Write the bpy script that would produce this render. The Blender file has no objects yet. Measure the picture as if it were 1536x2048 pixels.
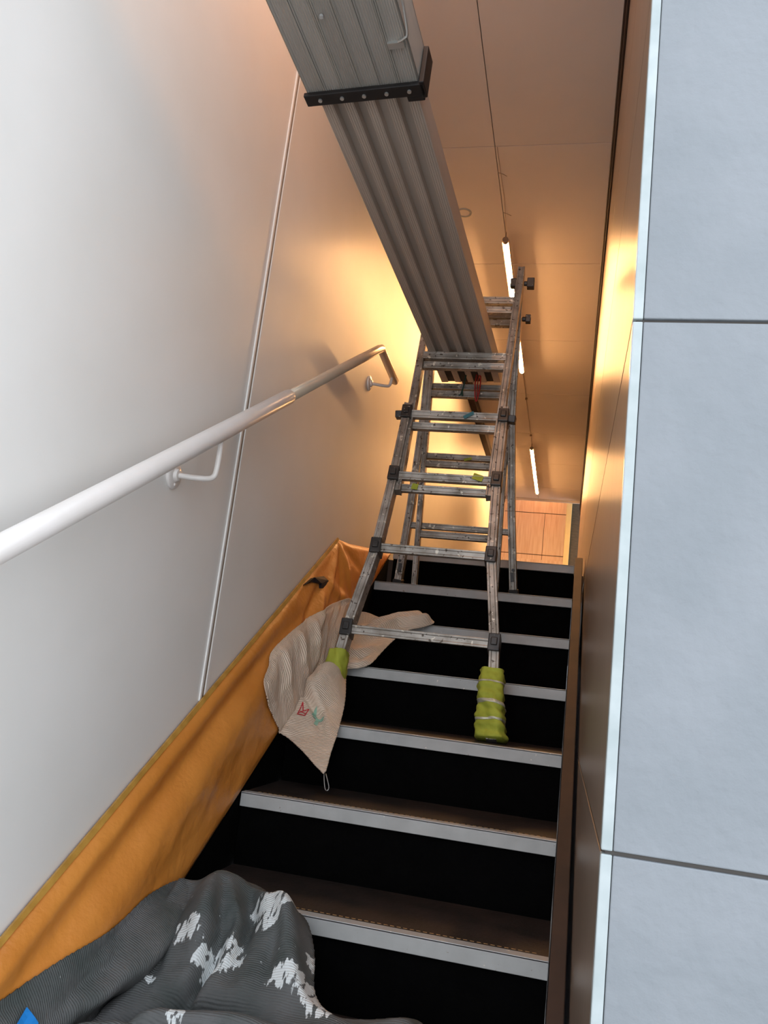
import bpy, bmesh, math, random
from mathutils import Vector, Matrix, noise
random.seed(4)
sc = bpy.context.scene
COL = sc.collection
# ---------------------------------------------------------------- camera
yaw, pitch, roll = -0.2352, 0.196, 0.1179
cy, sy, cp, sp, cr, sr = (math.cos(yaw), math.sin(yaw), math.cos(pitch), math.sin(pitch), math.cos(roll), math.sin(roll))
f_ = Vector((sy*cp, cy*cp, sp)); r_ = Vector((cy, -sy, 0)); u_ = r_.cross(f_)
R_ = cr*r_ + sr*u_; U_ = -sr*r_ + cr*u_
cam = bpy.data.cameras.new('camera'); camo = bpy.data.objects.new('camera', cam); COL.objects.link(camo)
m = Matrix((R_, U_, -f_)).transposed().to_4x4(); m.translation = Vector((0, 0, 1.511)); camo.matrix_world = m
cam.sensor_width = 36; cam.lens = 1630.33/2048*36; cam.clip_start = .02
sc.camera = camo
# ---------------------------------------------------------------- world, lights, exposure
SKY = 2.6
TUBE = 280.0
w = bpy.data.worlds.new('World'); sc.world = w; w.use_nodes = True
nt = w.node_tree; bg = nt.nodes['Background']
tc = nt.nodes.new('ShaderNodeTexCoord'); sep = nt.nodes.new('ShaderNodeSeparateXYZ'); rp = nt.nodes.new('ShaderNodeValToRGB')
nt.links.new(tc.outputs['Generated'], sep.inputs[0]); nt.links.new(sep.outputs['Z'], rp.inputs[0]); nt.links.new(rp.outputs[0], bg.inputs[0])
rp.color_ramp.elements[0].color = (.90, .94, 1, 1); rp.color_ramp.elements[1].color = (.78, .88, 1, 1)
bg.inputs[1].default_value = SKY
vs = sc.view_settings; vs.view_transform = 'Standard'; vs.look = 'None'; vs.gamma = 1; vs.use_curve_mapping = False; vs.exposure = 0.0

# ---------------------------------------------------------------- materials
def L(c):
    return tuple(((x/255)/12.92 if x/255 <= .04045 else ((x/255+.055)/1.055)**2.4) for x in c)
def mat(name, rgb, rough=.5, metal=0, var=None, vscale=8, bump=0, bscale=40, coat=0, stretch=(1, 1, 1), spots=None, spotscale=30, spotcut=.68, emis=0, wave=None, spec=.5):
    """procedural material: colour varied by noise, flecks of other colours, noise bump, optional fine ribs"""
    M = bpy.data.materials.new(name); M.use_nodes = True; t = M.node_tree; b = t.nodes['Principled BSDF']
    N, K = t.nodes.new, t.links.new
    col = L(rgb)
    b.inputs['Roughness'].default_value = rough; b.inputs['Metallic'].default_value = metal
    b.inputs['Coat Weight'].default_value = coat; b.inputs['Coat Roughness'].default_value = .25
    b.inputs['Specular IOR Level'].default_value = spec
    tc = N('ShaderNodeTexCoord'); mp = N('ShaderNodeMapping'); K(tc.outputs['Object'], mp.inputs[0]); mp.inputs['Scale'].default_value = stretch
    n = N('ShaderNodeTexNoise'); n.inputs['Scale'].default_value = vscale; n.inputs['Detail'].default_value = 5; K(mp.outputs[0], n.inputs[0])
    rm = N('ShaderNodeValToRGB'); K(n.outputs[0], rm.inputs[0])
    v = L(var) if var else tuple(c*.9 for c in col)
    rm.color_ramp.elements[0].position = .33; rm.color_ramp.elements[1].position = .67
    rm.color_ramp.elements[0].color = (*v, 1); rm.color_ramp.elements[1].color = (*col, 1)
    out = rm.outputs[0]
    for i, s in enumerate(spots or []):
        n2 = N('ShaderNodeTexNoise'); n2.inputs['Scale'].default_value = spotscale*(1+.4*i); n2.inputs['Detail'].default_value = 3
        mp2 = N('ShaderNodeMapping'); mp2.inputs['Location'].default_value = (3.1*i+1, 1.7*i, 5.3*i); K(tc.outputs['Object'], mp2.inputs[0]); K(mp2.outputs[0], n2.inputs[0])
        r2 = N('ShaderNodeMapRange'); r2.inputs[1].default_value = spotcut; r2.inputs[2].default_value = spotcut+.03; K(n2.outputs[0], r2.inputs[0])
        mx = N('ShaderNodeMix'); mx.data_type = 'RGBA'; K(r2.outputs[0], mx.inputs[0]); K(out, mx.inputs[6]); mx.inputs[7].default_value = (*L(s), 1); out = mx.outputs[2]
    K(out, b.inputs['Base Color'])
    prev = None
    if bump:
        n3 = N('ShaderNodeTexNoise'); n3.inputs['Scale'].default_value = bscale; n3.inputs['Detail'].default_value = 6; K(mp.outputs[0], n3.inputs[0])
        bp = N('ShaderNodeBump'); bp.inputs['Strength'].default_value = bump; bp.inputs['Distance'].default_value = .004; K(n3.outputs[0], bp.inputs['Height']); prev = bp
    if wave:
        src, axis, scale, st = wave
        wv = N('ShaderNodeTexWave'); wv.bands_direction = axis; wv.inputs['Scale'].default_value = scale; wv.inputs['Distortion'].default_value = .15
        K(tc.outputs[src], wv.inputs[0])
        b2 = N('ShaderNodeBump'); b2.inputs['Strength'].default_value = st; b2.inputs['Distance'].default_value = .002; K(wv.outputs['Fac'], b2.inputs['Height'])
        if prev: K(prev.outputs[0], b2.inputs['Normal'])
        prev = b2
    if prev: K(prev.outputs[0], b.inputs['Normal'])
    if emis:
        b.inputs['Emission Color'].default_value = (*emis[0], 1); b.inputs['Emission Strength'].default_value = emis[1]
    return M
M = {}
M['panel'] = mat('glossy_white_wall_panel', (232, 230, 226), .5, var=(226, 224, 219), vscale=3, bump=.10, bscale=14, coat=.12)
M['ceil'] = mat('ceiling_panel', (232, 222, 214), .6, var=(227, 216, 208), vscale=2, bump=.03)
M['gap'] = mat('dark_joint', (84, 72, 64), .8)
M['brushed'] = mat('brushed_metal_wall', (140, 122, 106), .33, .45, var=(132, 114, 98), vscale=6, stretch=(1, 6, .3), bump=.12, bscale=30)
M['tile'] = mat('pale_grey_tile', (132, 136, 140), .55, var=(124, 129, 133), vscale=9, bump=.5, bscale=55)
M['glaze'] = mat('tile_edge_glaze', (152, 162, 162), .3, coat=.5, var=(172, 180, 180), vscale=20)
M['grout'] = mat('grout', (88, 84, 80), .9)
M['riser'] = mat('black_riser', (5, 5, 5), .9, var=(3, 3, 3), vscale=25, bump=.2, bscale=120, spec=.05)
M['tread'] = mat('dark_brown_tread', (48, 38, 34), .6, var=(32, 26, 23), vscale=14, bump=.25, bscale=80, spots=[(98, 88, 80)], spotscale=60, spotcut=.73, spec=.3)
M['stitch'] = mat('tan_stitch', (176, 140, 90), .6)
M['nosing'] = mat('light_grey_nosing', (172, 172, 170), .5, var=(160, 160, 158), vscale=18, spots=[(226, 216, 200), (120, 104, 84)], spotscale=70, spotcut=.72, bump=.1)
M['skirt'] = mat('brown_stringer', (60, 41, 31), .72, var=(44, 30, 23), vscale=9, stretch=(1, 1, .4), bump=.2)
M['alu'] = mat('paint_spattered_aluminium', (176, 170, 162), .42, .45, var=(126, 118, 108), vscale=16, bump=.35, bscale=70, spots=[(206, 198, 184), (84, 74, 64)], spotscale=55, spotcut=.64)
M['lock'] = mat('black_lock_plastic', (58, 54, 52), .4, var=(30, 28, 27), vscale=30, spots=[(170, 162, 150)], spotscale=90, spotcut=.68)
M['plank'] = mat('ribbed_aluminium', (200, 188, 176), .45, .2, var=(180, 168, 156), vscale=10, stretch=(1, .15, 1), bump=.08)
M['plank_rib'] = mat('fine_ribbed_aluminium', (182, 178, 170), .5, .2, var=(162, 158, 150), vscale=10, stretch=(1, .1, 1), wave=('Object', 'X', 58, .9))
M['blackbar'] = mat('black_steel_bar', (36, 33, 32), .5, .3, var=(26, 24, 24), vscale=20)
M['steel'] = mat('pale_steel', (196, 198, 196), .35, .8)
M['rail'] = mat('white_enamel_rail', (226, 220, 216), .3, var=(218, 212, 206), vscale=10, coat=.4)
M['railm'] = mat('satin_metal_rail', (222, 206, 184), .25, .4)
M['tarp'] = mat('orange_tarpaulin', (212, 138, 60), .42, var=(192, 118, 44), vscale=5, bump=.5, bscale=60, coat=.15)
M['hem'] = mat('yellow_hem', (196, 150, 70), .4, var=(168, 124, 52), vscale=30)
M['navy'] = mat('dark_navy_patch', (20, 20, 30), .5)
M['beige'] = mat('beige_waffle_cloth', (226, 206, 186), .85, var=(214, 192, 170), vscale=7, bump=.35, bscale=90, wave=('UV', 'X', 55, 1.0))
M['red'] = mat('red_ink', (190, 40, 50), .7)
M['green'] = mat('faded_green_ink', (150, 190, 168), .7)
M['hiviz'] = mat('yellow_green_fabric', (172, 178, 62), .8, var=(146, 152, 44), vscale=20, bump=.5, bscale=60)
M['silver'] = mat('silver_band', (206, 204, 186), .45, .3, var=(170, 168, 140), vscale=60)
M['cordred'] = mat('red_cord', (178, 36, 30), .6)
M['cordgreen'] = mat('dark_green_cord', (22, 66, 56), .6)
M['teal'] = mat('teal_tape', (40, 104, 112), .5)
M['bluetape'] = mat('blue_tape', (30, 130, 210), .5)
M['black'] = mat('black_rubber', (28, 27, 27), .7)
M['tube'] = mat('warm_light_tube', (255, 240, 210), .5, emis=((1, .52, .20), TUBE))
M['tube_fill'] = mat('added_fill_tube', (255, 240, 210), .5, emis=((1, .46, .20), TUBE*.33))  # weaker glow, only for the two added lamps out of view
M['fix'] = mat('lamp_housing', (150, 130, 110), .4, .4)
M['yellowjamb'] = mat('cream_jamb', (236, 214, 150), .5)
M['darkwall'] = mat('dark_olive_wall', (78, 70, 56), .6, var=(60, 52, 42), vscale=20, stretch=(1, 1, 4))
M['backp'] = mat('salmon_back_panel', (230, 214, 204), .5, var=(210, 186, 170), vscale=6, stretch=(8, 8, .6), bump=.1, coat=.2)
M['ground'] = mat('grey_paving', (196, 196, 194), .8, bump=.3)
# dark sheet: paint stains from a painted attribute broken up by stretched noise
def sheet_material():
    Mx = mat('dark_grey_sheet', (94, 94, 94), .9, var=(62, 68, 66), vscale=9, spots=[(170, 174, 174)], spotscale=62, spotcut=.735, bump=.5, bscale=120, wave=('UV', 'X', 70, .5))
    t = Mx.node_tree; b = t.nodes['Principled BSDF']; N, K = t.nodes.new, t.links.new
    src = b.inputs['Base Color'].links[0].from_socket
    at = N('ShaderNodeAttribute'); at.attribute_name = 'paint'
    uv = N('ShaderNodeTexCoord'); mp = N('ShaderNodeMapping'); mp.inputs['Scale'].default_value = (26, 75, 1); mp.inputs['Rotation'].default_value = (0, 0, .7); K(uv.outputs['UV'], mp.inputs[0])
    n = N('ShaderNodeTexNoise'); n.inputs['Scale'].default_value = 1.6; n.inputs['Detail'].default_value = 4; K(mp.outputs[0], n.inputs[0])
    ad = N('ShaderNodeMath'); ad.operation = 'ADD'; K(at.outputs['Fac'], ad.inputs[0]); K(n.outputs[0], ad.inputs[1])
    r = N('ShaderNodeMapRange'); r.inputs[1].default_value = .93; r.inputs[2].default_value = .97; K(ad.outputs[0], r.inputs[0])
    mx = N('ShaderNodeMix'); mx.data_type = 'RGBA'; K(r.outputs[0], mx.inputs[0]); K(src, mx.inputs[6]); mx.inputs[7].default_value = (*L((206, 210, 210)), 1)
    K(mx.outputs[2], b.inputs['Base Color'])
    return Mx
M['sheet'] = sheet_material()

# ---------------------------------------------------------------- helpers
def tag(o, label=None, cat=None, group=None, kind=None):
    if label: o['label'] = label
    if cat: o['category'] = cat
    if group: o['group'] = group
    if kind: o['kind'] = kind
    return o
def empty(name, loc=(0, 0, 0), rot=None):
    o = bpy.data.objects.new(name, None); COL.objects.link(o); o.location = loc; o.empty_display_size = .1
    if rot is not None: o.rotation_mode = 'QUATERNION'; o.rotation_quaternion = rot
    return o
def obj(name, bm, mt, parent=None, smooth=False, bevel=0):
    me = bpy.data.meshes.new(name); bmesh.ops.recalc_face_normals(bm, faces=bm.faces); bm.to_mesh(me); bm.free()
    for x in (mt if isinstance(mt, (list, tuple)) else [mt]): me.materials.append(x)
    o = bpy.data.objects.new(name, me); COL.objects.link(o)
    if smooth:
        for p in me.polygons: p.use_smooth = True
    if bevel:
        b = o.modifiers.new('Bevel', 'BEVEL'); b.width = bevel; b.segments = 2; b.limit_method = 'ANGLE'
    if parent:
        o.parent = parent
        if parent.type == 'EMPTY' and parent.rotation_mode != 'QUATERNION' : o.location = -parent.location   # geometry is given in world coordinates
    return o
def box(bm, x0, x1, y0, y1, z0, z1, mi=0):
    v = [bm.verts.new(p) for p in ((x0,y0,z0),(x1,y0,z0),(x1,y1,z0),(x0,y1,z0),(x0,y0,z1),(x1,y0,z1),(x1,y1,z1),(x0,y1,z1))]
    for q in ((0,3,2,1),(4,5,6,7),(0,1,5,4),(1,2,6,5),(2,3,7,6),(3,0,4,7)):
        bm.faces.new([v[i] for i in q]).material_index = mi
def boxbm(*a):
    bm = bmesh.new(); box(bm, *a); return bm
def prism(bm, pts, d, mi=0):
    """closed polygon pts extruded by vector d"""
    d = Vector(d); a = [bm.verts.new(p) for p in pts]; b = [bm.verts.new(Vector(p)+d) for p in pts]; n = len(pts)
    bm.faces.new(a).material_index = mi; bm.faces.new(b[::-1]).material_index = mi
    for i in range(n): bm.faces.new((a[i], a[(i+1) % n], b[(i+1) % n], b[i])).material_index = mi
def beam(bm, p0, p1, w, d, xa, mi=0, w1=None, chan=0):
    """rectangular beam from p0 to p1, w along xa, d across; chan>0 cuts a shallow channel in the +/-d faces"""
    p0, p1 = Vector(p0), Vector(p1); ax = (p1-p0).normalized(); xa = Vector(xa); xa = (xa-ax*xa.dot(ax)).normalized(); ya = ax.cross(xa)
    w1 = w1 or w
    prof = [(-.5, -.5), (.5, -.5), (.5, .5), (-.5, .5)]
    if chan:
        c = chan/d
        prof = [(-.5,-.5),(-.28,-.5),(-.22,-.5+c),(.22,-.5+c),(.28,-.5),(.5,-.5),(.5,.5),(.28,.5),(.22,.5-c),(-.22,.5-c),(-.28,.5),(-.5,.5)]
    A = [bm.verts.new(p0+xa*a*w+ya*b*d) for a, b in prof]; B = [bm.verts.new(p1+xa*a*w1+ya*b*d) for a, b in prof]; n = len(prof)
    bm.faces.new(A[::-1]).material_index = mi; bm.faces.new(B).material_index = mi
    for i in range(n): bm.faces.new((A[i], A[(i+1) % n], B[(i+1) % n], B[i])).material_index = mi
def tube(bm, pts, r, seg=14, cap=True):
    pts = [Vector(p) for p in pts]; rr = r if isinstance(r, (list, tuple)) else [r]*len(pts); rings = []
    prev = None
    for i, p in enumerate(pts):
        t = (pts[min(i+1, len(pts)-1)]-pts[max(i-1, 0)]).normalized()
        if prev is None: a = t.orthogonal().normalized()
        else: a = (prev-t*prev.dot(t)).normalized()
        prev = a; b = t.cross(a)
        rings.append([bm.verts.new(p+(a*math.cos(k*2*math.pi/seg)+b*math.sin(k*2*math.pi/seg))*rr[i]) for k in range(seg)])
    for i in range(len(rings)-1):
        for k in range(seg): bm.faces.new((rings[i][k], rings[i][(k+1) % seg], rings[i+1][(k+1) % seg], rings[i+1][k]))
    if cap: bm.faces.new(rings[0][::-1]); bm.faces.new(rings[-1])
def smoothpath(pts, n=6):
    pts = [Vector(p) for p in pts]; out = []
    for i in range(len(pts)-1):
        p0, p1, p2, p3 = pts[max(i-1, 0)], pts[i], pts[i+1], pts[min(i+2, len(pts)-1)]
        for k in range(n):
            t = k/n; out.append(.5*((2*p1)+(-p0+p2)*t+(2*p0-5*p1+4*p2-p3)*t*t+(-p0+3*p1-3*p2+p3)*t**3))
    return out+[pts[-1]]

# ---------------------------------------------------------------- layout numbers (metres)
XL, XR, XS0, XS1 = -.84, .05, -.755, .009      # left wall, right wall, left and right end of the steps
ZC, YEND = 3.651, 9.11                          # ceiling, end of the corridor ceiling
RUN, RISE = .28334, .17
Y1, Z1 = 1.7138, 1.0198
def S(k): return Y1+(k-1)*RUN, Z1+(k-1)*RISE   # nosing of step k
ZL = S(7)[1]; YL = S(7)[0]
def struct(name, bm, mt, **k):
    o = obj(name, bm, mt, **k); o['kind'] = 'structure'; return o
# ---------------------------------------------------------------- setting
bm = bmesh.new(); box(bm, -4, 4, -5, 1.2, -.1, 0); struct('floor', bm, M['ground'])
bm = bmesh.new(); box(bm, XL-.6, XR+.5, YL+.27, 11.6, ZL-.12, ZL-.002); struct('floor_landing', bm, M['tread'])
# left wall: two glossy panels either side of a covered joint
YS = 1.8695
bm = bmesh.new(); box(bm, XL-.12, XL, .15, YS-.001, -.05, 4.2); box(bm, XL-.12, XL, YS+.001, 11.6, -.05, 4.2); struct('wall_left', bm, M['panel'])
bm = bmesh.new()
box(bm, XL, XL+.004, YS-.019, YS-.010, 1.40, ZC); box(bm, XL, XL+.004, YS+.004, YS+.019, 1.40, ZC); box(bm, XL, XL+.0015, YS-.010, YS+.004, 1.40, ZC, 1)
struct('trim_1', bm, [M['panel'], M['fix']], bevel=.001)
# ceiling of panels with dark joints
bm = bmesh.new()
seams = [.10+.0]+[2.929+.9423*k for k in range(-1, 7)]
ys = [0.94]+[s for s in seams if 1 < s < YEND]+[YEND]
for a, b in zip(ys[:-1], ys[1:]):
    for x0, x1 in ((XL, -.423), (-.420, XR)):
        box(bm, x0, x1, a+.0022, b-.0022, ZC, ZC+.03)
box(bm, XL, XR, .94, YEND, ZC+.02, ZC+.10, 1)
struct('ceiling', bm, [M['ceil'], M['gap']], bevel=.001)
bm = bmesh.new(); box(bm, XL-.1, XR+.6, .94, 1.05, ZC+.1, 5.2); struct('wall_front', bm, M['tile'])
bm = bmesh.new(); box(bm, XL-.6, XR+1, YEND+.005, 11.7, 4.15, 4.25); struct('ceiling_landing', bm, M['ceil'])
# shadow cove strip at the top of the left and right wall
bm = bmesh.new(); box(bm, XL, XL+.05, 2.0, YEND, ZC-.07, ZC-.001); struct('trim_2', bm, M['skirt'], bevel=.003)
bm = bmesh.new(); box(bm, XR-.014, XR-.0005, .96, YEND, ZC-.10, ZC-.001); box(bm, XR-.008, XR-.0005, .96, YEND, ZC-.16, ZC-.115); struct('trim_3', bm, M['skirt'], bevel=.002)
# right wall: brushed panels with open joints
bm = bmesh.new()
def rp_(y0, y1, z0, z1): box(bm, XR, XR+.02, y0+.0012, y1-.0012, z0+.003, z1-.003)
for z0, z1 in ((0, .757), (.757, 1.357), (1.357, 1.957), (1.957, 2.45), (2.45, 2.95), (2.95, 3.50), (3.50, ZC+.02)):
    cuts = [.955, 2.19, 4.6, 6.6, YEND] if z1 < 1.98 else [.955, 3.4, 5.9, YEND]
    for a, b in zip(cuts[:-1], cuts[1:]): rp_(a, b, z0, z1)
box(bm, XR+.018, XR+.14, .955, YEND, 0, ZC+.1, 1)
struct('wall_right', bm, [M['brushed'], M['gap']], bevel=.0008)
# tiled front wall beside the stair opening
bm = bmesh.new()
zt = 1.957
rows = [(-.05, .157)]+[(zt-.6*k, zt-.6*(k-1)) for k in (3, 2, 1)]+[(zt, zt+.6), (zt+.6, zt+1.2), (zt+1.2, zt+1.8), (zt+1.8, 5.2)]
for z0, z1 in rows:
    for x0, x1 in ((XR+.0125, XR+.61), (XR+.613, XR+1.21), (XR+1.213, XR+1.81)):
        box(bm, x0, x1, .9385, .95, z0+.0022, z1-.0022)
    box(bm, XR, XR+.0118, .9385, .956, z0+.0018, z1-.0018, 1)
box(bm, XR+.004, 2, .944, 1.15, -.05, 5.2, 2)
struct('wall_entrance', bm, [M['tile'], M['glaze'], M['grout']], bevel=.0014)
# far end: header, jamb, dark side wall, back wall of panels
bm = bmesh.new(); box(bm, XL, XR, YEND, YEND+.03, ZC-.025, ZC+.6); struct('trim_4', bm, M['ceil'], bevel=.003)
bm = bmesh.new()
YB = 9.75
for x0, x1, z0, z1 in ((XL, -.36, 3.12, 3.62), (-.355, -.10, 3.12, 3.62), (XL, -.36, 2.1, 3.112), (-.355, -.10, 2.1, 3.112), (XL, -.10, 3.628, 4.2)):
    box(bm, x0, x1, YB, YB+.02, z0, z1)
box(bm, XL, -.1, YB+.015, YB+.05, 2.0, 4.2, 1)
box(bm, XL, -.11, YB-.05, YB, 2.93, 3.05, 0)
struct('wall_back', bm, [M['backp'], M['gap']], bevel=.002)
bm = bmesh.new(); box(bm, -.105, -.045, 9.3, 9.7, ZL, 4.1); struct('trim_5', bm, M['yellowjamb'], bevel=.003)
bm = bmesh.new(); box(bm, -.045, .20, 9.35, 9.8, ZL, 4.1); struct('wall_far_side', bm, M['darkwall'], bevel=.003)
# ledge under the tarp along the left wall
bm = bmesh.new()
def pitchz(y): return Z1+(y-Y1)*.6
pts = []
y0, y1 = .2, 3.1
secs = [(y0, .285), (2.80, .285), (YL-.06, .02)]
R = [[bm.verts.new(p) for p in ((XL+.001, y, max(.3, pitchz(y)+hh)), (XL+.012, y, max(.3, pitchz(y)+hh-.01)), (XS0-.003, y, pitchz(y)-.012), (XS0-.003, y, pitchz(y)-.35), (XL+.001, y, pitchz(y)-.35))] for y, hh in secs]
for a, b in zip(R[:-1], R[1:]):
    for k in range(5): bm.faces.new((a[k], a[(k+1) % 5], b[(k+1) % 5], b[k]))
bm.faces.new(R[0][::-1]); bm.faces.new(R[-1])
struct('trim_6', bm, M['riser'])
# brown stringer on the right
bm = bmesh.new()
ya, yb = .97, YL+.03
prism(bm, [(XS1+.002, ya, pitchz(ya)+.022), (XS1+.002, yb, pitchz(yb)+.022), (XS1+.002, yb, .8), (XS1+.002, ya, .1)], (.030, 0, 0))
struct('trim_7', bm, M['skirt'], bevel=.002)
# ---------------------------------------------------------------- staircase
st = empty('staircase', (XS0, S(-4)[0], 0)); tag(st, 'narrow black staircase with light grey nosings rising from the entrance to the landing', 'stairs')
for k in range(-4, 8):
    y, z = S(k); zb = z-RISE
    bm = bmesh.new(); box(bm, XS0, XS1, y+.014, y+RUN+.02, zb-.004, z-.012)
    step = obj('step', bm, M['riser'], st)
    bm = bmesh.new(); d = RUN+.002 if k < 7 else .30
    box(bm, XS0, XS1, y+.028, y+.028+d-.014, z-.012, z-.001)
    if k in (0, 1, 2, 3):
        x = XS0+.03
        while x < XS1-.02:
            box(bm, x, x+.008, y+.040, y+.0415, z-.001, z-.0002, 1); x += .0135
    o = obj('tread', bm, [M['tread'], M['stitch']]); o.parent = step
    bm = bmesh.new(); box(bm, XS0, XS1, y, y+.014, z-.0335, z); box(bm, XS0, XS1, y, y+.028, z-.004, z+.0006)
    o = obj('nosing', bm, M['nosing'], bevel=.0012); o.parent = step

# ---------------------------------------------------------------- ceiling lamps
def lamp(y0, y1, label, mt='tube', zc=ZC):
    x, z = -.418, zc-.045
    t = empty('tube_lamp', (x, y0, zc)); tag(t, label, 'lamp', 'linear lamps in a row along the ceiling joint')
    bm = bmesh.new(); prism(bm, [(x+.0125*math.cos(a*math.pi/8), y0, z-.0125*math.sin(a*math.pi/8)) for a in range(9)], (0, y1-y0, 0)); obj('light_tube', bm, M[mt], t)
    bm = bmesh.new(); prism(bm, [(x-.0165, y0, z-.006), (x-.0165, y0, z+.012), (x+.0165, y0, z+.012), (x+.0165, y0, z-.006), (x+.0145, y0, z-.006), (x+.0145, y0, z+.001), (x-.0145, y0, z+.001), (x-.0145, y0, z-.006)], (0, y1-y0, 0)); obj('housing', bm, M['fix'], t)
    for yy, s in ((y0, -1), (y1, 1)):
        bm = bmesh.new(); tube(bm, [(x, yy+s*.001, z), (x, yy+s*.022, z)], .0145, 16); obj('end_cap', bm, M['fix'], t)
        bm = bmesh.new(); tube(bm, [(x, yy+s*.012, z+.01), (x, yy+s*.012, zc)], .003, 8); obj('hanger', bm, M['fix'], t)
lamp(3.58, 5.22, 'glowing warm tube lamp nearer the entrance, partly behind the ladder top')
lamp(7.02, 8.66, 'glowing warm tube lamp farther along the corridor, above the landing')
lamp(9.17, 9.62, 'added fill lamp hidden above the header, warming the far end', 'tube_fill', 4.15)  # added unseen lamp, brightens the back wall
lamp(.99, 1.78, 'added fill lamp over the lowest steps, out of view, warming the near end', 'tube_fill')  # added unseen lamp, spreads warm light over the near ceiling and left wall
bm = bmesh.new(); tube(bm, smoothpath([(-.412, 2.93, ZC-.003), (-.410, 3.1, ZC-.004), (-.408, 3.3, ZC-.004), (-.417, 3.56, ZC-.01)]), .0012, 6)
for y in (3.1, 3.4): tube(bm, smoothpath([(-.42, y, ZC-.002), (-.40, y-.004, ZC-.012), (-.385, y+.02, ZC-.006)], 4), .0012, 6)
tag(obj('lamp_cable', bm, M['fix']), 'thin cable along the ceiling joint leading to the nearer tube lamp', 'cable')
bm = bmesh.new(); tube(bm, [(-.418, 5.3, ZC-.004), (-.418, 6.1, ZC-.004), (-.418, 6.98, ZC-.004)], .0022, 6)
for y in (5.85, 6.75): tube(bm, [(-.418, y, ZC), (-.418, y, ZC-.014)], .009, 8)
tag(obj('lamp_cable', bm, M['fix']), 'thin cable with clips between the two tube lamps', 'cable')
t = empty('downlight', (-.602, 3.397, ZC)); tag(t, 'small round unlit downlight with a pale ring in the ceiling', 'lamp')
bm = bmesh.new()
for a, b, z in ((.036, .028, .004),):
    rings = [[bm.verts.new((-.602+r*math.cos(k*math.pi/16), 3.397+r*math.sin(k*math.pi/16), ZC-zz)) for k in range(32)] for r, zz in ((a, 0), (a-.001, z), (b, z), (b-.002, 0))]
    for i in range(3):
        for k in range(32): bm.faces.new((rings[i][k], rings[i][(k+1) % 32], rings[i+1][(k+1) % 32], rings[i+1][k]))
obj('ring', bm, M['nosing'], t, smooth=True)
bm = bmesh.new(); tube(bm, [(-.602, 3.397, ZC), (-.602, 3.397, ZC-.002)], .025, 24); obj('lens', bm, M['ceil'], t)

# ---------------------------------------------------------------- handrail
h = empty('handrail', (XL, 1.545, 1.874)); tag(h, 'white tubular handrail on the left wall, bent at its upper end', 'handrail')
XH = XL+.08
def rz(y): return 1.618+(y-.962)*.594
bm = bmesh.new(); tube(bm, [(XH, .2, rz(.2)), (XH, 1.94, rz(1.94)), (XH, 1.945, rz(1.945))], [.0198, .0198, .018], 24); obj('rail_sleeve', bm, M['rail'], h, smooth=True)
bm = bmesh.new(); tube(bm, [(XH, 1.93, rz(1.93)), (XH, 2.78, rz(2.78)), (XH, 2.815, rz(2.81)), (XH, 2.84, rz(2.81)-.003), (XH, 3.09, rz(2.81)-.022), (XH, 3.105, rz(2.81)-.023)], [.0162]*5+[.011], 24)
o = obj('rail_tube', bm, M['railm'], h, smooth=True); o['label'] = 'bare satin metal upper length of the rail'
def bracket(y, z, yr, zr):
    bm = bmesh.new(); tube(bm, [(XL, y, z), (XL+.006, y, z), (XL+.009, y, z)], [.030, .030, .024], 28)
    tube(bm, [(XL+.008, y, z), (XL+.016, y, z)], [.015, .012], 20)
    for a in (.5, 2.6, 4.7): tube(bm, [(XL+.008, y+.021*math.cos(a), z+.021*math.sin(a)), (XL+.011, y+.021*math.cos(a), z+.021*math.sin(a))], .0035, 8)
    b = obj('bracket', bm, M['rail'], h, smooth=True, bevel=.001)
    bm = bmesh.new(); tube(bm, smoothpath([(XL+.01, y, z), (XH-.025, y+(yr-y)*.6, z+.002), (XH-.006, yr, z+.010), (XH, yr, z+.035), (XH, yr, zr-.012)], 5), .0062, 12)
    a = obj('bracket_arm', bm, M['rail'], h, smooth=True)
    a.parent = b; a.location = (0, 0, 0)
bracket(1.545, 1.874, 1.585, rz(1.585))
bracket(2.985, 2.640, 3.03, rz(2.81)-.02)

# ---------------------------------------------------------------- step ladder (telescopic A-frame)
lad = empty('stepladder', (-.44, 2.42, S(3)[1])); tag(lad, 'paint-spattered telescopic aluminium A-frame ladder straddling the stairs', 'ladder')
F0 = Vector((0, 2.415, 1.360)); ta = math.radians(17)
uf = Vector((0, math.sin(ta), math.cos(ta))); nf = Vector((0, -math.cos(ta), math.sin(ta)))     # nf: towards the stair foot
HG = F0+uf*1.82
B0 = Vector((0, 3.17, 1.870)); ub = (HG-B0); LB = ub.length; ub.normalize(); nb = Vector((0, -ub.z, ub.y))
XC = -.440
def PF(x, s, o=0): p = F0+uf*s+nf*o; return Vector((x, p.y, p.z))
def PB(x, s, o=0): p = B0+ub*s+nb*o; return Vector((x, p.y, p.z))
def half(s):                         # half width of the flared outer section, front
    k = [(0, .252), (.29, .230), (.58, .188), (.86, .176), (1.3, .170)]
    for (a, ha), (b, hb) in zip(k[:-1], k[1:]):
        if s <= b: return ha+(hb-ha)*(s-a)/(b-a)
    return .170
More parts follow.
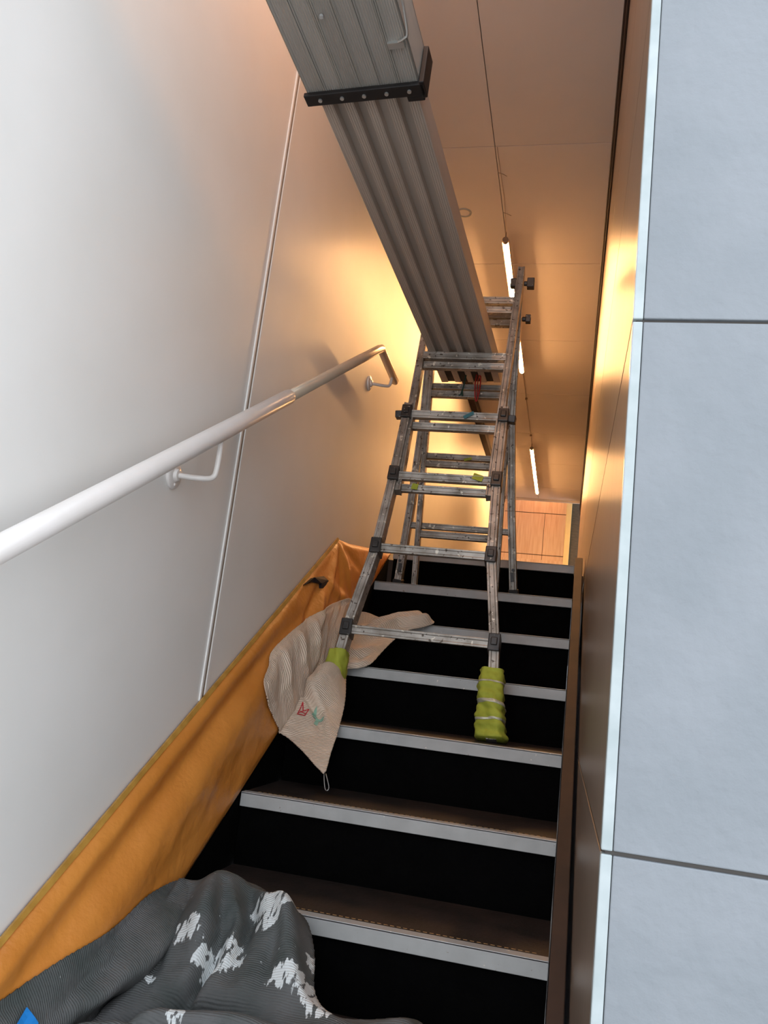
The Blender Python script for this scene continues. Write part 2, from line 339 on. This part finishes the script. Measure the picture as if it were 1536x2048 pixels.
for sd in (-1, 1):
    # outer flared rail
    bm = bmesh.new(); ss = [.002, .29, .58, .86, 1.16]
    for a, b in zip(ss[:-1], ss[1:]):
        beam(bm, PF(XC+sd*half(a), a), PF(XC+sd*half(b), b), .030, .052, (1, 0, 0), chan=.002)
    obj('outer_rail', bm, M['alu'], lad, bevel=.0015)
    # inner straight rail up to the hinge
    bm = bmesh.new(); beam(bm, PF(XC+sd*.158, .80, -.004), PF(XC+sd*.168, 1.84, -.004), .027, .042, (1, 0, 0), chan=.002)
    obj('inner_rail', bm, M['alu'], lad, bevel=.0015)
    for i, s in enumerate((.29, .58, .86, 1.12)):
        hw = half(s)
        bm = bmesh.new(); beam(bm, PF(XC+sd*hw, s-.028, .006), PF(XC+sd*hw, s+.026, .006), .036, .056, (1, 0, 0))
        beam(bm, PF(XC+sd*hw, s-.012, .036), PF(XC+sd*hw, s+.012, .036), .020, .008, (1, 0, 0))
        if i == 3: beam(bm, PF(XC+sd*hw, s, .004), PF(XC+sd*(hw+.042), s-.004, .004), .026, .034, (0, 0, 1))
        obj('lock', bm, M['lock'], lad, bevel=.003)
# front rungs
for i, s in enumerate((.29, .58, .86, 1.12, 1.39, 1.665)):
    hw = half(s) if i < 4 else .166
    bm = bmesh.new(); beam(bm, PF(XC-hw+.012, s, .006), PF(XC+hw-.012, s, .006), .028, .030, (0, 0, 1), chan=.002)
    obj('rung', bm, M['alu'], lad, bevel=.002)
    if i in (2, 3, 4, 5):
        d = .038 if i < 4 else .031
        bm = bmesh.new(); beam(bm, PF(XC-.155, s-d, -.012), PF(XC+.155, s-d, -.012), .026, .028, (0, 0, 1), chan=.002)
        o = obj('inner_rung', bm, M['alu'], lad, bevel=.002)
# rear section
for sd in (-1, 1):
    bm = bmesh.new()
    beam(bm, PB(XC+sd*.228, .002), PB(XC+sd*.198, .32), .028, .048, (1, 0, 0), chan=.002)
    beam(bm, PB(XC+sd*.198, .32), PB(XC+sd*.174, .66), .028, .048, (1, 0, 0), chan=.002)
    beam(bm, PB(XC+sd*.174, .66), PB(XC+sd*.166, LB-.02), .026, .044, (1, 0, 0), chan=.002)
    obj('outer_rail', bm, M['alu'], lad, bevel=.0015)
    bm = bmesh.new(); beam(bm, PB(XC+sd*.160, .002, .012), PB(XC+sd*.156, .92, .010), .020, .036, (1, 0, 0), chan=.002)
    obj('inner_rail', bm, M['alu'], lad, bevel=.0015)
    bm = bmesh.new()
    beam(bm, PB(XC+sd*.230, -.006), PB(XC+sd*.227, .020), .036, .056, (1, 0, 0))
    obj('foot', bm, M['black'], lad, bevel=.003)
    bm = bmesh.new()
    beam(bm, PB(XC+sd*.222, .05, .026), PB(XC+sd*.218, .085, .026), .012, .006, (1, 0, 0)); tube(bm, [PB(XC+sd*.222, .095, .022), PB(XC+sd*.222, .095, .032)], .006, 10)
    obj('bolt_plate', bm, M['lock'], lad, bevel=.001)
    # hinge with dark spring knobs
    bm = bmesh.new(); p = PF(XC+sd*.178, 1.765)
    tube(bm, [p+Vector((sd*.006, 0, 0)), p+Vector((sd*.020, 0, 0))], .010, 12)
    beam(bm, p+Vector((sd*.018, 0, 0)), p+Vector((sd*.046, 0, 0)), .038, .032, (0, 0, 1))
    obj('hinge_knob', bm, M['lock'], lad, bevel=.003)
    bm = bmesh.new(); beam(bm, p+Vector((-sd*.022, 0, 0)), p+Vector((-sd*.046, 0, 0)), .034, .030, (0, 0, 1))
    obj('hinge_knob', bm, M['lock'], lad, bevel=.003)
    bm = bmesh.new(); p = PB(XC+sd*.184, 1.07)
    tube(bm, [p, p+Vector((sd*.016, 0, 0))], .010, 12); beam(bm, p+Vector((sd*.014, 0, 0)), p+Vector((sd*.034, 0, 0)), .030, .028, (0, 0, 1))
    obj('lock', bm, M['lock'], lad, bevel=.003)
for i, s in enumerate((.224, .503, .781, 1.066)):
    hw = (.205, .188, .166, .160)[i]
    bm = bmesh.new(); beam(bm, PB(XC-hw+.01, s+.014, -.006), PB(XC+hw-.01, s+.014, -.006), .022, .028, (0, 0, 1), chan=.002)
    obj('rung', bm, M['alu'], lad, bevel=.002)
    bm = bmesh.new(); beam(bm, PB(XC-.150, s-.018, .012), PB(XC+.150, s-.018, .012), .026, .028, (0, 0, 1), chan=.002)
    obj('inner_rung', bm, M['alu'], lad, bevel=.002)
# front feet wrapped in hi-vis fabric
def wrap(x0, x1, s0, s1, fat, label):
    bm = bmesh.new(); n, seg = 60, 40; rings = []
    for i in range(n+1):
        f = i/n; s = s0+(s1-s0)*f; c = PF(x0+(x1-x0)*f, s, .004)
        prof = fat*(1-.42*f)*(1+.16*math.sin(f*44)+.02*math.sin(f*17+1))
        ring = []
        for k in range(seg):
            a = 2*math.pi*k/seg; ca, sa = math.cos(a), math.sin(a)
            rx, ry = .028+prof, .036+prof*.8
            q = (abs(ca)**3+abs(sa)**3)**(-1/3)
            dn = 1+.26*noise.noise(Vector((ca*1.4, sa*1.4, f*3.2+x0*9)))+.16*noise.noise(Vector((ca*1.8, sa*1.8, f*11+ca*2)))
            ring.append(bm.verts.new(c+Vector((1, 0, 0))*ca*rx*q*dn+nf*sa*ry*q*dn))
        rings.append(ring)
    for i in range(n):
        for k in range(seg): bm.faces.new((rings[i][k], rings[i][(k+1) % seg], rings[i+1][(k+1) % seg], rings[i+1][k]))
    bm.faces.new(rings[0][::-1]); bm.faces.new(rings[-1])
    o = obj('foot_wrap', bm, M['hiviz'], lad, smooth=True); o['label'] = label
    return o, rings
def band(par, x0, x1, s0, s1, f0, f1, fat, wob=.0):
    bm = bmesh.new(); n, seg = 8, 40; rings = []
    for i in range(n+1):
        g = i/n; ring = []
        for k in range(seg):
            a = 2*math.pi*k/seg; ca, sa = math.cos(a), math.sin(a)
            f = f0+(f1-f0)*g+wob*ca*.6+.006*math.sin(a*5)
            s = s0+(s1-s0)*f; c = PF(x0+(x1-x0)*f, s, .004); prof = fat*(1-.42*f)*(1+.16*math.sin(f*44)+.02*math.sin(f*17+1))
            rx, ry = .028+prof, .036+prof*.8; q = (abs(ca)**3+abs(sa)**3)**(-1/3)
            dn = 1+.26*noise.noise(Vector((ca*1.4, sa*1.4, f*3.2+x0*9)))+.16*noise.noise(Vector((ca*1.8, sa*1.8, f*11+ca*2)))
            dn *= 1.045 if 0 < i < n else 1.0
            ring.append(bm.verts.new(c+Vector((1, 0, 0))*ca*rx*q*dn+nf*sa*ry*q*dn))
        rings.append(ring)
    for i in range(n):
        for k in range(seg): bm.faces.new((rings[i][k], rings[i][(k+1) % seg], rings[i+1][(k+1) % seg], rings[i+1][k]))
    o = obj('reflective_band', bm, M['silver'], smooth=True); o.parent = par; o['label'] = 'silver band round the yellow-green wrap'
wa = (-.186, -.209, .004, .205, .015)
o, _ = wrap(*wa, 'bulky yellow-green fabric wrap on the right front foot')
band(o, *wa[:4], .24, .275, wa[4], .01); band(o, *wa[:4], .47, .53, wa[4], -.03); band(o, *wa[:4], .78, .81, wa[4], .005)
wrap(-.692, -.678, .003, .212, .003, 'yellow-green fabric wrap on the left front foot')
# tape and paint marks on rungs
bm = bmesh.new(); beam(bm, PF(-.405, 1.105, .023), PF(-.372, 1.128, .023), .012, .002, (0, 0, 1))
o = obj('tape_strip', bm, M['teal'], lad); o['label'] = 'teal tape strip on a front rung'
for x, s, dx, c in ((-.54, .822, .008, 'hiviz'), (-.33, .862, .022, 'hiviz')):
    bm = bmesh.new(); a = PF(x, s-.010, .0045 if s < .83 else .023); b = PF(x+dx*.3, s+.012, .0045 if s < .83 else .023)
    beam(bm, a, b, .014+dx, .0015, (1, 0, 0)); o = obj('paint_mark', bm, M[c], lad); o['label'] = 'yellow-green paint mark on a rung'
bm = bmesh.new(); beam(bm, PB(-.44, .508, .010), PB(-.41, .516, .010), .010, .0015, (0, 0, 1)); o = obj('paint_mark', bm, M['hiviz'], lad); o['label'] = 'yellow-green paint mark on a rear rung'

# ---------------------------------------------------------------- telescopic plank
KP = .9755
D = Vector((.064, .994, -.087)).normalized(); Xp = (Vector((1, 0, 0))-D*D.x).normalized(); Zp = Xp.cross(D)
rot = Matrix((Xp, D, Zp)).transposed().to_quaternion()
pk = empty('scaffold_plank', (-.470*KP, 2.825*KP, 1.511+1.227*KP), rot); pk.scale = (KP, KP, KP); tag(pk, 'long ribbed aluminium telescopic plank resting on the ladder rungs overhead', 'plank')
bm = bmesh.new()
hi = .118; ht = .062
box(bm, -hi, hi, -1.5, .30, .024, ht)
pw = 2*hi/9.6
for i in range(5):
    x0 = -hi+i*(2*hi-pw)/4*1.0; x1 = x0+pw*1.0
    box(bm, x0, x1, -1.5, .30, 0, .0245)
    for j in range(4):
        q = x0+pw*(j+.5)/4; box(bm, q-.0009, q+.0009, -1.5, .30, -.0016, .001)
box(bm, hi, hi+.003, -1.5, .30, -.001, ht+.006); box(bm, -hi-.003, -hi, -1.5, .30, -.001, ht+.006)
obj('inner_section', bm, M['plank'], pk, bevel=.0008)
bm = bmesh.new(); box(bm, -hi+.004, hi-.004, .12, .298, .003, .022); obj('end_shade', bm, M['black'], pk)  # black fill stands in for the shade inside the open channel ends
bm = bmesh.new(); ho = .137
box(bm, -ho, ho, -3.1, -1.22, -.014, -.008); box(bm, -ho, -ho+.004, -3.1, -1.22, -.014, .085); box(bm, ho-.004, ho, -3.1, -1.22, -.014, .085); box(bm, -ho, ho, -3.1, -1.22, .079, .085)
for i in range(7):
    q = -ho+.002+i*(2*ho-.004)/6
    for sgn in (-1, 1):
        if abs(q+sgn*.0022) < ho: box(bm, q+sgn*.0022-.0011, q+sgn*.0022+.0011, -3.1, -1.22, -.0165, -.012)
obj('outer_section', bm, M['plank_rib'], pk, bevel=.0006)
bm = bmesh.new(); box(bm, -ho-.006, ho+.012, -1.255, -1.222, -.028, -.0165); box(bm, ho+.002, ho+.014, -1.262, -1.215, -.028, .075); box(bm, ho-.035, ho+.006, -1.222, -1.205, -.026, -.006)
br = obj('end_bracket', bm, M['blackbar'], pk, bevel=.002); br['label'] = 'black bar bracket across the underside'
for i in range(5):
    bm = bmesh.new(); q = -.105+i*.0545; tube(bm, [(q, -1.239, -.027), (q, -1.239, -.0315)], .0048, 12); o = obj('bolt', bm, M['steel']); o.parent = br
bm = bmesh.new(); tube(bm, smoothpath([(ho-.020, -1.365, -.018), (ho-.004, -1.375, -.022), (ho+.006, -1.39, -.018), (ho+.006, -1.47, .01), (ho+.002, -1.50, .02)], 5), .003, 8); box(bm, ho-.045, ho-.008, -1.365, -1.350, -.021, -.014)
obj('latch', bm, M['steel'], pk)
for i in range(1):
    bm = bmesh.new(); tube(bm, [(-.03, -1.45, -.016), (-.03, -1.45, -.022)], .0045, 10); obj('paint_drip', bm, M['nosing'], pk)

# cords
bm = bmesh.new(); tube(bm, smoothpath([(-.405, 3.02, 2.745), (-.410, 2.99, 2.71), (-.414, 2.985, 2.65), (-.408, 2.985, 2.592), (-.400, 2.985, 2.588), (-.394, 2.985, 2.65), (-.399, 2.99, 2.71), (-.402, 3.02, 2.745)], 6), .0026, 8)
tube(bm, smoothpath([(-.398, 2.985, 2.70), (-.404, 2.98, 2.66), (-.401, 2.98, 2.60)], 6), .0022, 8)
tag(obj('red_cord', bm, M['cordred'], smooth=True), 'red cord loop hanging from the plank end over the rear rung', 'cord')
bm = bmesh.new(); tube(bm, smoothpath([(-.452, 3.02, 2.745), (-.453, 2.99, 2.70), (-.457, 2.982, 2.645), (-.466, 2.984, 2.608), (-.474, 2.984, 2.604)], 6), .0028, 8)
tube(bm, smoothpath([(-.462, 2.982, 2.62), (-.458, 2.98, 2.600)], 4), .0035, 8)
tag(obj('green_cord', bm, M['cordgreen'], smooth=True), 'dark green cord tied to the rear rung, left of the red cord', 'cord')

# ---------------------------------------------------------------- cloths on the pitch of the stair
al = math.atan(.6); E_ = Vector((0, math.cos(al), math.sin(al))); N2 = Vector((0, -math.sin(al), math.cos(al))); N1 = Vector((.950, -.161, .269)).normalized()
O_ = Vector((XS0, Y1, Z1)); SL = RISE/math.sin(al)
def sstep(a, b, x):
    x = min(1, max(0, (x-a)/(b-a))); return x*x*(3-2*x)
def env(s, t, h):
    w_ = sstep(-.03, .03, t); n = (N1*(1-w_)+N2*w_).normalized()
    if t < 0: base = O_+E_*s+Vector((.085*t/.3, 0, -t))
    else: base = O_+E_*s+Vector((t, 0, 0))
    return base+n*h
def inside(p, poly):
    c = False; x, y = p; n = len(poly)
    for i in range(n):
        x0, y0 = poly[i]; x1, y1 = poly[i-1]
        if (y0 > y) != (y1 > y) and x < (x1-x0)*(y-y0)/(y1-y0)+x0: c = not c
    return c
def segdist(p, a, b):
    ax, ay = a; bx, by = b; dx, dy = bx-ax, by-ay; l = dx*dx+dy*dy
    t = 0 if l == 0 else max(0, min(1, ((p[0]-ax)*dx+(p[1]-ay)*dy)/l)); q = (ax+t*dx, ay+t*dy)
    return math.hypot(p[0]-q[0], p[1]-q[1]), q, t
def near(p, poly):
    return min((segdist(p, poly[i-1], poly[i])[:2] for i in range(len(poly))), key=lambda r: r[0])
def fold(p, line, amp, wid):
    """ridge (or groove) of gaussian section along a polyline, fading at both ends"""
    best = 9; pos = 0; n = len(line)-1
    for i in range(n):
        d, q, t = segdist(p, line[i], line[i+1])
        if d < best: best = d; pos = (i+t)/n
    return amp*math.exp(-(best/wid)**2)*(.25+.75*math.sin(math.pi*min(.97, max(.03, pos))))
def roundpoly(poly, n=5):
    P = [Vector((a, b, 0)) for a, b in poly]; m_ = len(P); out = []
    for i in range(m_):
        p0, p1, p2, p3 = P[i-1], P[i], P[(i+1) % m_], P[(i+2) % m_]
        for k in range(n):
            t = k/n; q = .5*((2*p1)+(-p0+p2)*t+(2*p0-5*p1+4*p2-p3)*t*t+(-p0+3*p1-3*p2+p3)*t**3); out.append((q.x, q.y))
    return out
def cloth(name, poly, hf, cell, mt, parent=None, thick=.003, paint=None, smoothpoly=True):
    pl = roundpoly(poly) if smoothpoly else poly
    s0, s1 = min(p[0] for p in pl), max(p[0] for p in pl); t0, t1 = min(p[1] for p in pl), max(p[1] for p in pl)
    ns, ntt = int((s1-s0)/cell)+2, int((t1-t0)/cell)+2
    bm = bmesh.new(); ok = set()
    uv = bm.loops.layers.uv.new('UVMap'); pa = bm.verts.layers.float.new('paint')
    for i in range(ns):
        for j in range(ntt):
            if inside((s0+(i+.5)*cell, t0+(j+.5)*cell), pl): ok.add((i, j))
    keep = {}
    def cellsof(i, j): return [(i-a, j-b) for a in (0, 1) for b in (0, 1)]
    uvl = {}
    for (i, j) in ok:
        for a in (0, 1):
            for b in (0, 1):
                k = (i+a, j+b)
                if k in keep: continue
                p = (s0+k[0]*cell, t0+k[1]*cell)
                if not all(c in ok for c in cellsof(*k)): p = near(p, pl)[1]
                d = near(p, pl)[0]
                keep[k] = bm.verts.new(env(p[0], p[1], hf(p[0], p[1], d))); uvl[keep[k]] = p
    for (i, j) in ok:
        try: f = bm.faces.new((keep[(i, j)], keep[(i+1, j)], keep[(i+1, j+1)], keep[(i, j+1)]))
        except ValueError: continue
        for l in f.loops: l[uv].uv = uvl[l.vert]
    if paint:
        for v, p in uvl.items(): v[pa] = paint(p)
    me = bpy.data.meshes.new(name); bm.normal_update()
    s_ = sum((f.normal.dot(N1+N2) for f in bm.faces))
    if s_ < 0: bmesh.ops.reverse_faces(bm, faces=bm.faces)
    bm.to_mesh(me); bm.free(); me.materials.append(mt)
    for p in me.polygons: p.use_smooth = True
    o = bpy.data.objects.new(name, me); COL.objects.link(o)
    sm = o.modifiers.new('Smooth', 'SMOOTH'); sm.iterations = 2
    so = o.modifiers.new('Solidify', 'SOLIDIFY'); so.thickness = thick; so.offset = -1
    if parent: o.parent = parent; o.location = -parent.location
    return o
# --- orange tarp over the ledge between wall and steps
def h_tarp(s, t, d):
    h = .006+.012*math.sin(math.pi*min(1, max(0, -t/.3)))
    h += fold((s, t), [(-1.4, -.20), (-.42, -.212), (0, -.218), (.5, -.235), (.86, -.205)], -.013, .026)
    h += fold((s, t), [(-1.4, -.25), (0, -.262), (.8, -.265)], .010, .02)
    h += fold((s, t), [(-1.0, -.12), (-.34, -.145), (.3, -.165), (.8, -.16)], .014, .05)
    h += .006*noise.noise(Vector((s*3, t*9, 1)))+.0022*noise.noise(Vector((s*14, t*30, 5)))
    for a, b, c in (((1.275, -.285), (1.0, -.15), .010), ((1.275, -.285), (1.16, -.09), -.010), ((1.275, -.285), (1.30, -.06), .010), ((1.28, -.285), (1.46, -.09), -.008), ((1.10, -.19), (1.32, -.03), .012), ((1.04, -.2), (.86, -.12), .012), ((1.0, -.235), (.80, -.17), -.012)):
        h += fold((s, t), [a, b], c, .018)
    return h*sstep(-.001, .02, d)+.003
tp = [(-1.55, -.300), (-.55, -.2985), (.2, -.299), (.9, -.297), (1.275, -.297), (1.40, -.235), (1.66, -.125), (1.935, -.004), (1.6, -.002), (.9, -.002), (.3, -.004), (-.3, -.006), (-.7, -.004), (-1.55, -.002)]
tarp = cloth('tarpaulin', tp, h_tarp, .0065, M['tarp'], smoothpoly=False, thick=.002)
tag(tarp, 'orange tarpaulin strip draped along the foot of the left wall beside the steps', 'tarpaulin')
A = []
for i in range(70):
    s = -1.5+i*(1.272+1.5)/69; wv = .0035*noise.noise(Vector((s*5, 0, 0)))
    A.append([env(s, -.3, .006), env(s, -.3, .011), env(s, -.2885+wv*.7, .0125), env(s, -.2885+wv*.7, .0085)])
bm = bmesh.new(); A = [[bm.verts.new(p) for p in q] for q in A]
for a, b in zip(A[:-1], A[1:]):
    for k in range(4): bm.faces.new((a[k], a[(k+1) % 4], b[(k+1) % 4], b[k]))
bm.faces.new(A[0][::-1]); bm.faces.new(A[-1])
o = obj('hem', bm, M['hem']); o.parent = tarp; o['label'] = 'yellowish folded hem along the wall'
bm = bmesh.new()
ring = [(.88, -.284), (.952, -.278), (1.057, -.243), (1.084, -.218), (1.092, -.199), (1.055, -.202), (1.005, -.224), (1.011, -.236), (.946, -.266)]
top = [bm.verts.new(env(a, b, .021+.004*math.sin(i*2.1))) for i, (a, b) in enumerate(ring)]; bot = [bm.verts.new(env(a, b, .008)) for a, b in ring]; n = len(ring)
for i in range(n):
    j = (i+1) % n; bm.faces.new((top[i], bot[i], bot[j], top[j]))
bm.faces.new(bot); bm.faces.new(top[::-1])
o = obj('dark_patch', bm, M['navy']); o.parent = tarp; o['label'] = 'small black crumpled patch'

# --- beige cloth under and around the left ladder foot
bp_ = [(1.144, -.124), (1.285, -.071), (1.345, .03), (1.318, .133), (1.363, .168), (1.393, .226), (1.330, .300), (1.285, .274), (1.250, .219), (1.177, .193), (1.083, .173), (.997, .158), (.962, .128), (.945, .092), (.873, .112), (.765, .140), (.641, .160), (.526, .172), (.440, .182), (.456, .155), (.527, .080), (.570, .010), (.527, -.063), (.464, -.146), (.458, -.193), (.518, -.208), (.581, -.225), (.802, -.200), (.984, -.165)]
def h_beige(s, t, d):
    p = (s, t)
    h = .020+.010*noise.noise(Vector((s*5, t*7, 3)))
    fr = (s/SL) % 1
    if t > .02: h -= .006*math.sin(math.pi*fr)*sstep(.0, .06, t)
    h += .070*math.exp(-((s-.80)/.10)**4-((t-.062)/.050)**2)            # over the ladder foot
    if s < .66: h -= .03*sstep(.66, .45, s)*sstep(.0, .08, t)
    if t < .02:
        g = h_tarp(s, t, .1)+.010; h = max(h, g)
    f = .0035*noise.noise(Vector((s*18, t*22, 8)))
    for ln, a, wd in (([(.98, -.10), (.90, .0), (.84, .02)], .012, .018),
                      ([(.90, -.05), (.82, -.012), (.74, .012), (.67, .088), (.56, .140), (.46, .165)], -.024, .009),
                      ([(.90, -.03), (.82, .010), (.74, .032), (.68, .105), (.58, .150)], .010, .010),
                      
                      ([(1.12, -.13), (1.02, -.09), (.93, -.03), (.90, .02)], -.014, .012), ([(1.20, -.09), (1.06, -.05), (.96, .01)], .012, .014),
                      ([(.90, -.20), (.86, -.12), (.88, -.04)], .014, .014), ([(.84, -.20), (.80, -.11), (.84, -.03)], -.014, .012),
                      ([(.76, -.22), (.73, -.12), (.79, -.03)], .016, .014), ([(.70, -.22), (.67, -.12), (.72, -.02)], -.016, .012),
                      ([(.62, -.22), (.60, -.12), (.66, -.01)], .018, .016), ([(.56, -.19), (.56, -.08), (.60, .02)], -.012, .014),
                      ([(1.02, .05), (1.14, .10), (1.28, .17), (1.32, .27)], .032, .018), ([(1.22, .06), (1.29, .14), (1.37, .24)], .026, .013), ([(1.10, .07), (1.20, .13), (1.28, .22)], -.026, .010), ([(1.25, .10), (1.30, .17), (1.34, .25)], -.020, .008), ([(1.04, .03), (1.16, .06), (1.28, .09)], -.018, .010), ([(1.30, .24), (1.32, .29)], .014, .014), ([(.97, .06), (1.03, .08), (1.12, .09)], .014, .012),
                      ([(1.00, .06), (1.06, .12), (1.10, .16)], .014, .014), ([(.98, .02), (1.08, .03), (1.20, .0)], -.014, .012), ([(1.0, .10), (1.04, .14)], -.012, .010)):
        f += fold(p, ln, a, wd)
    return max(.005 if t > .01 else h_tarp(s, t, .1)+.005, (h+f)*(.35+.65*sstep(0, .02, d)))+.003
bg_ = cloth('drop_cloth', bp_, h_beige, .0045, M['beige'])
tag(bg_, 'crumpled beige ribbed cloth lying over the steps under the left ladder foot', 'cloth')
def mark(name, segs, mt, wd, label):
    bm = bmesh.new()
    for a, b in segs:
        n = 5; d = Vector((b[0]-a[0], b[1]-a[1])); q = Vector((-d.y, d.x)).normalized()*wd/2; R = []
        for i in range(n+1):
            c = Vector(a)+d*i/n
            R.append([bm.verts.new(env(c.x+sg*q.x, c.y+sg*q.y, h_beige(c.x+sg*q.x, c.y+sg*q.y, .1)+.0022)) for sg in (-1, 1)])
        for u, v in zip(R[:-1], R[1:]): bm.faces.new((u[0], v[0], v[1], u[1]))
    o = obj(name, bm, mt); o.parent = bg_; o['label'] = label
mark('printed_mark', [((.650, .034), (.692, .036)), ((.692, .036), (.664, .046)), ((.650, .034), (.648, .056)), ((.656, .036), (.664, .046)), ((.664, .046), (.674, .060)), ((.674, .060), (.648, .056)), ((.662, .038), (.656, .055))], M['red'], .003, 'small red line drawing')
mark('printed_mark', [((.690, .074), (.660, .078)), ((.660, .078), (.652, .110)), ((.672, .076), (.652, .092)), ((.652, .092), (.628, .094))], M['green'], .009, 'faded green print')
bm = bmesh.new()
tube(bm, smoothpath([env(.450, .176, .0), env(.436, .180, -.008), env(.412, .190, -.02), env(.408, .198, -.02), env(.418, .198, -.015), env(.445, .182, .0)], 5), .0012, 6)
o = obj('loop', bm, M['steel'], smooth=True); o.parent = bg_; o['label'] = 'white cord loop at the cloth tip'

# --- dark paint-stained sheet at the bottom
dp = [(-.603, -.234), (-.535, -.215), (-.421, -.180), (-.273, -.124), (-.150, -.092), (-.015, -.030), (.012, .030), (.038, .126), (.030, .174), (-.004, .230), (-.030, .292), (-.10, .335), (-.185, .365), (-.215, .410), (-.205, .47), (-.195, .565), (-.34, .58), (-.55, .50), (-1.1, .45), (-1.3, -.1), (-1.1, -.26), (-.75, -.25)]
def h_sheet(s, t, d):
    p = (s, t)
    h = .055+.022*noise.noise(Vector((s*3.5, t*4.5, 9)))+.011*noise.noise(Vector((s*11, t*13, 2)))+.0025*noise.noise(Vector((s*30, t*34, 4)))
    for ln, a, wd in (([(.0, .10), (-.10, .12), (-.22, .14)], .030, .035), ([(.01, .16), (-.08, .20), (-.22, .22)], -.022, .016), ([(.02, .20), (-.08, .27), (-.20, .33)], .026, .030),
                      ([(-.02, .06), (-.16, .04), (-.30, .02)], -.020, .022), ([(-.10, -.02), (-.25, -.05), (-.42, -.10)], .026, .03), ([(-.22, .06), (-.32, -.03), (-.48, -.10)], -.020, .02),
                      ([(-.62, -.18), (-.44, -.02), (-.34, .15), (-.33, .32), (-.30, .44)], .040, .035), ([(-.52, -.12), (-.38, .02), (-.285, .16), (-.27, .30)], -.026, .018),
                      ([(-.10, .17), (-.20, .17), (-.28, .15)], -.020, .012), ([(-.30, .44), (-.28, .52), (-.26, .57)], .014, .02),
                      ([(-.5, .05), (-.42, .2), (-.40, .38)], .02, .03), ([(-.03, .12), (-.12, .155), (-.20, .165), (-.27, .16)], -.024, .009), ([(-.01, .13), (-.10, .185), (-.18, .20)], .014, .012),
                      ([(-.02, .22), (-.12, .27), (-.22, .28)], -.010, .011), ([(-.06, .03), (-.18, .07), (-.27, .08)], -.012, .010), ([(-.14, .0), (-.26, .0), (-.38, -.06)], -.014, .010),
                      ([(-.27, .10), (-.285, .22), (-.29, .36)], -.016, .009), ([(-.33, .02), (-.38, .16), (-.37, .30)], -.012, .012), ([(-.2, -.09), (-.34, -.10), (-.5, -.16)], -.010, .012)):
        h += 1.45*fold(p, ln, a, wd*.9)
    if t > .40: h -= .012*sstep(.40, .46, t)
    if t < -.08: h -= .030*sstep(-.08, -.22, t)
    h = max(.006, h)*(.3+.7*sstep(0, .035, d))+.004
    return max(h, h_tarp(s, t, .1)+.006) if t < .01 else h
BL = [(-.155, .105, .03), (-.175, .19, .04), (-.20, .165, .028), (-.055, .215, .03), (-.05, .262, .03), (-.085, .25, .025), (-.105, .238, .018), (-.20, .31, .028), (-.20, .36, .035), (-.235, .39, .03), (-.15, .01, .02), (-.245, .075, .012), (-.13, .345, .02), (-.34, .18, .018), (-.36, .05, .02)]
def paint(p):
    return min(.52, sum(.50*math.exp(-(((p[0]-a)/r)**2+((p[1]-b)/r)**2)**1.5) for a, b, r in BL)+.12)
sh = cloth('drop_sheet', dp, h_sheet, .0055, M['sheet'], paint=paint, thick=.003)
tag(sh, 'dark grey crumpled sheet with white paint stains heaped on the lowest visible steps', 'cloth')
HS = [[env(-.565+i*.009+.005*k, -.188+.011*k, h_sheet(-.565+i*.009+.005*k, -.188+.011*k, .06)+.007) for k in range(4)] for i in range(5)]
bm = bmesh.new()
R = [[bm.verts.new(p) for p in q] for q in HS]
for i in range(0):
    s = -.60+i*.010
    R.append([bm.verts.new(env(s+.006*k, -.155+.013*k, h_sheet(s, -.155+.013*k, .06)+.006)) for k in range(4)])
for a, b in zip(R[:-1], R[1:]):
    for k in range(3): bm.faces.new((a[k], a[k+1], b[k+1], b[k]))
o = obj('tape_piece', bm, M['bluetape']); so = o.modifiers.new('S', 'SOLIDIFY'); so.thickness = .0015; o.parent = sh; o['label'] = 'bright blue tape piece'
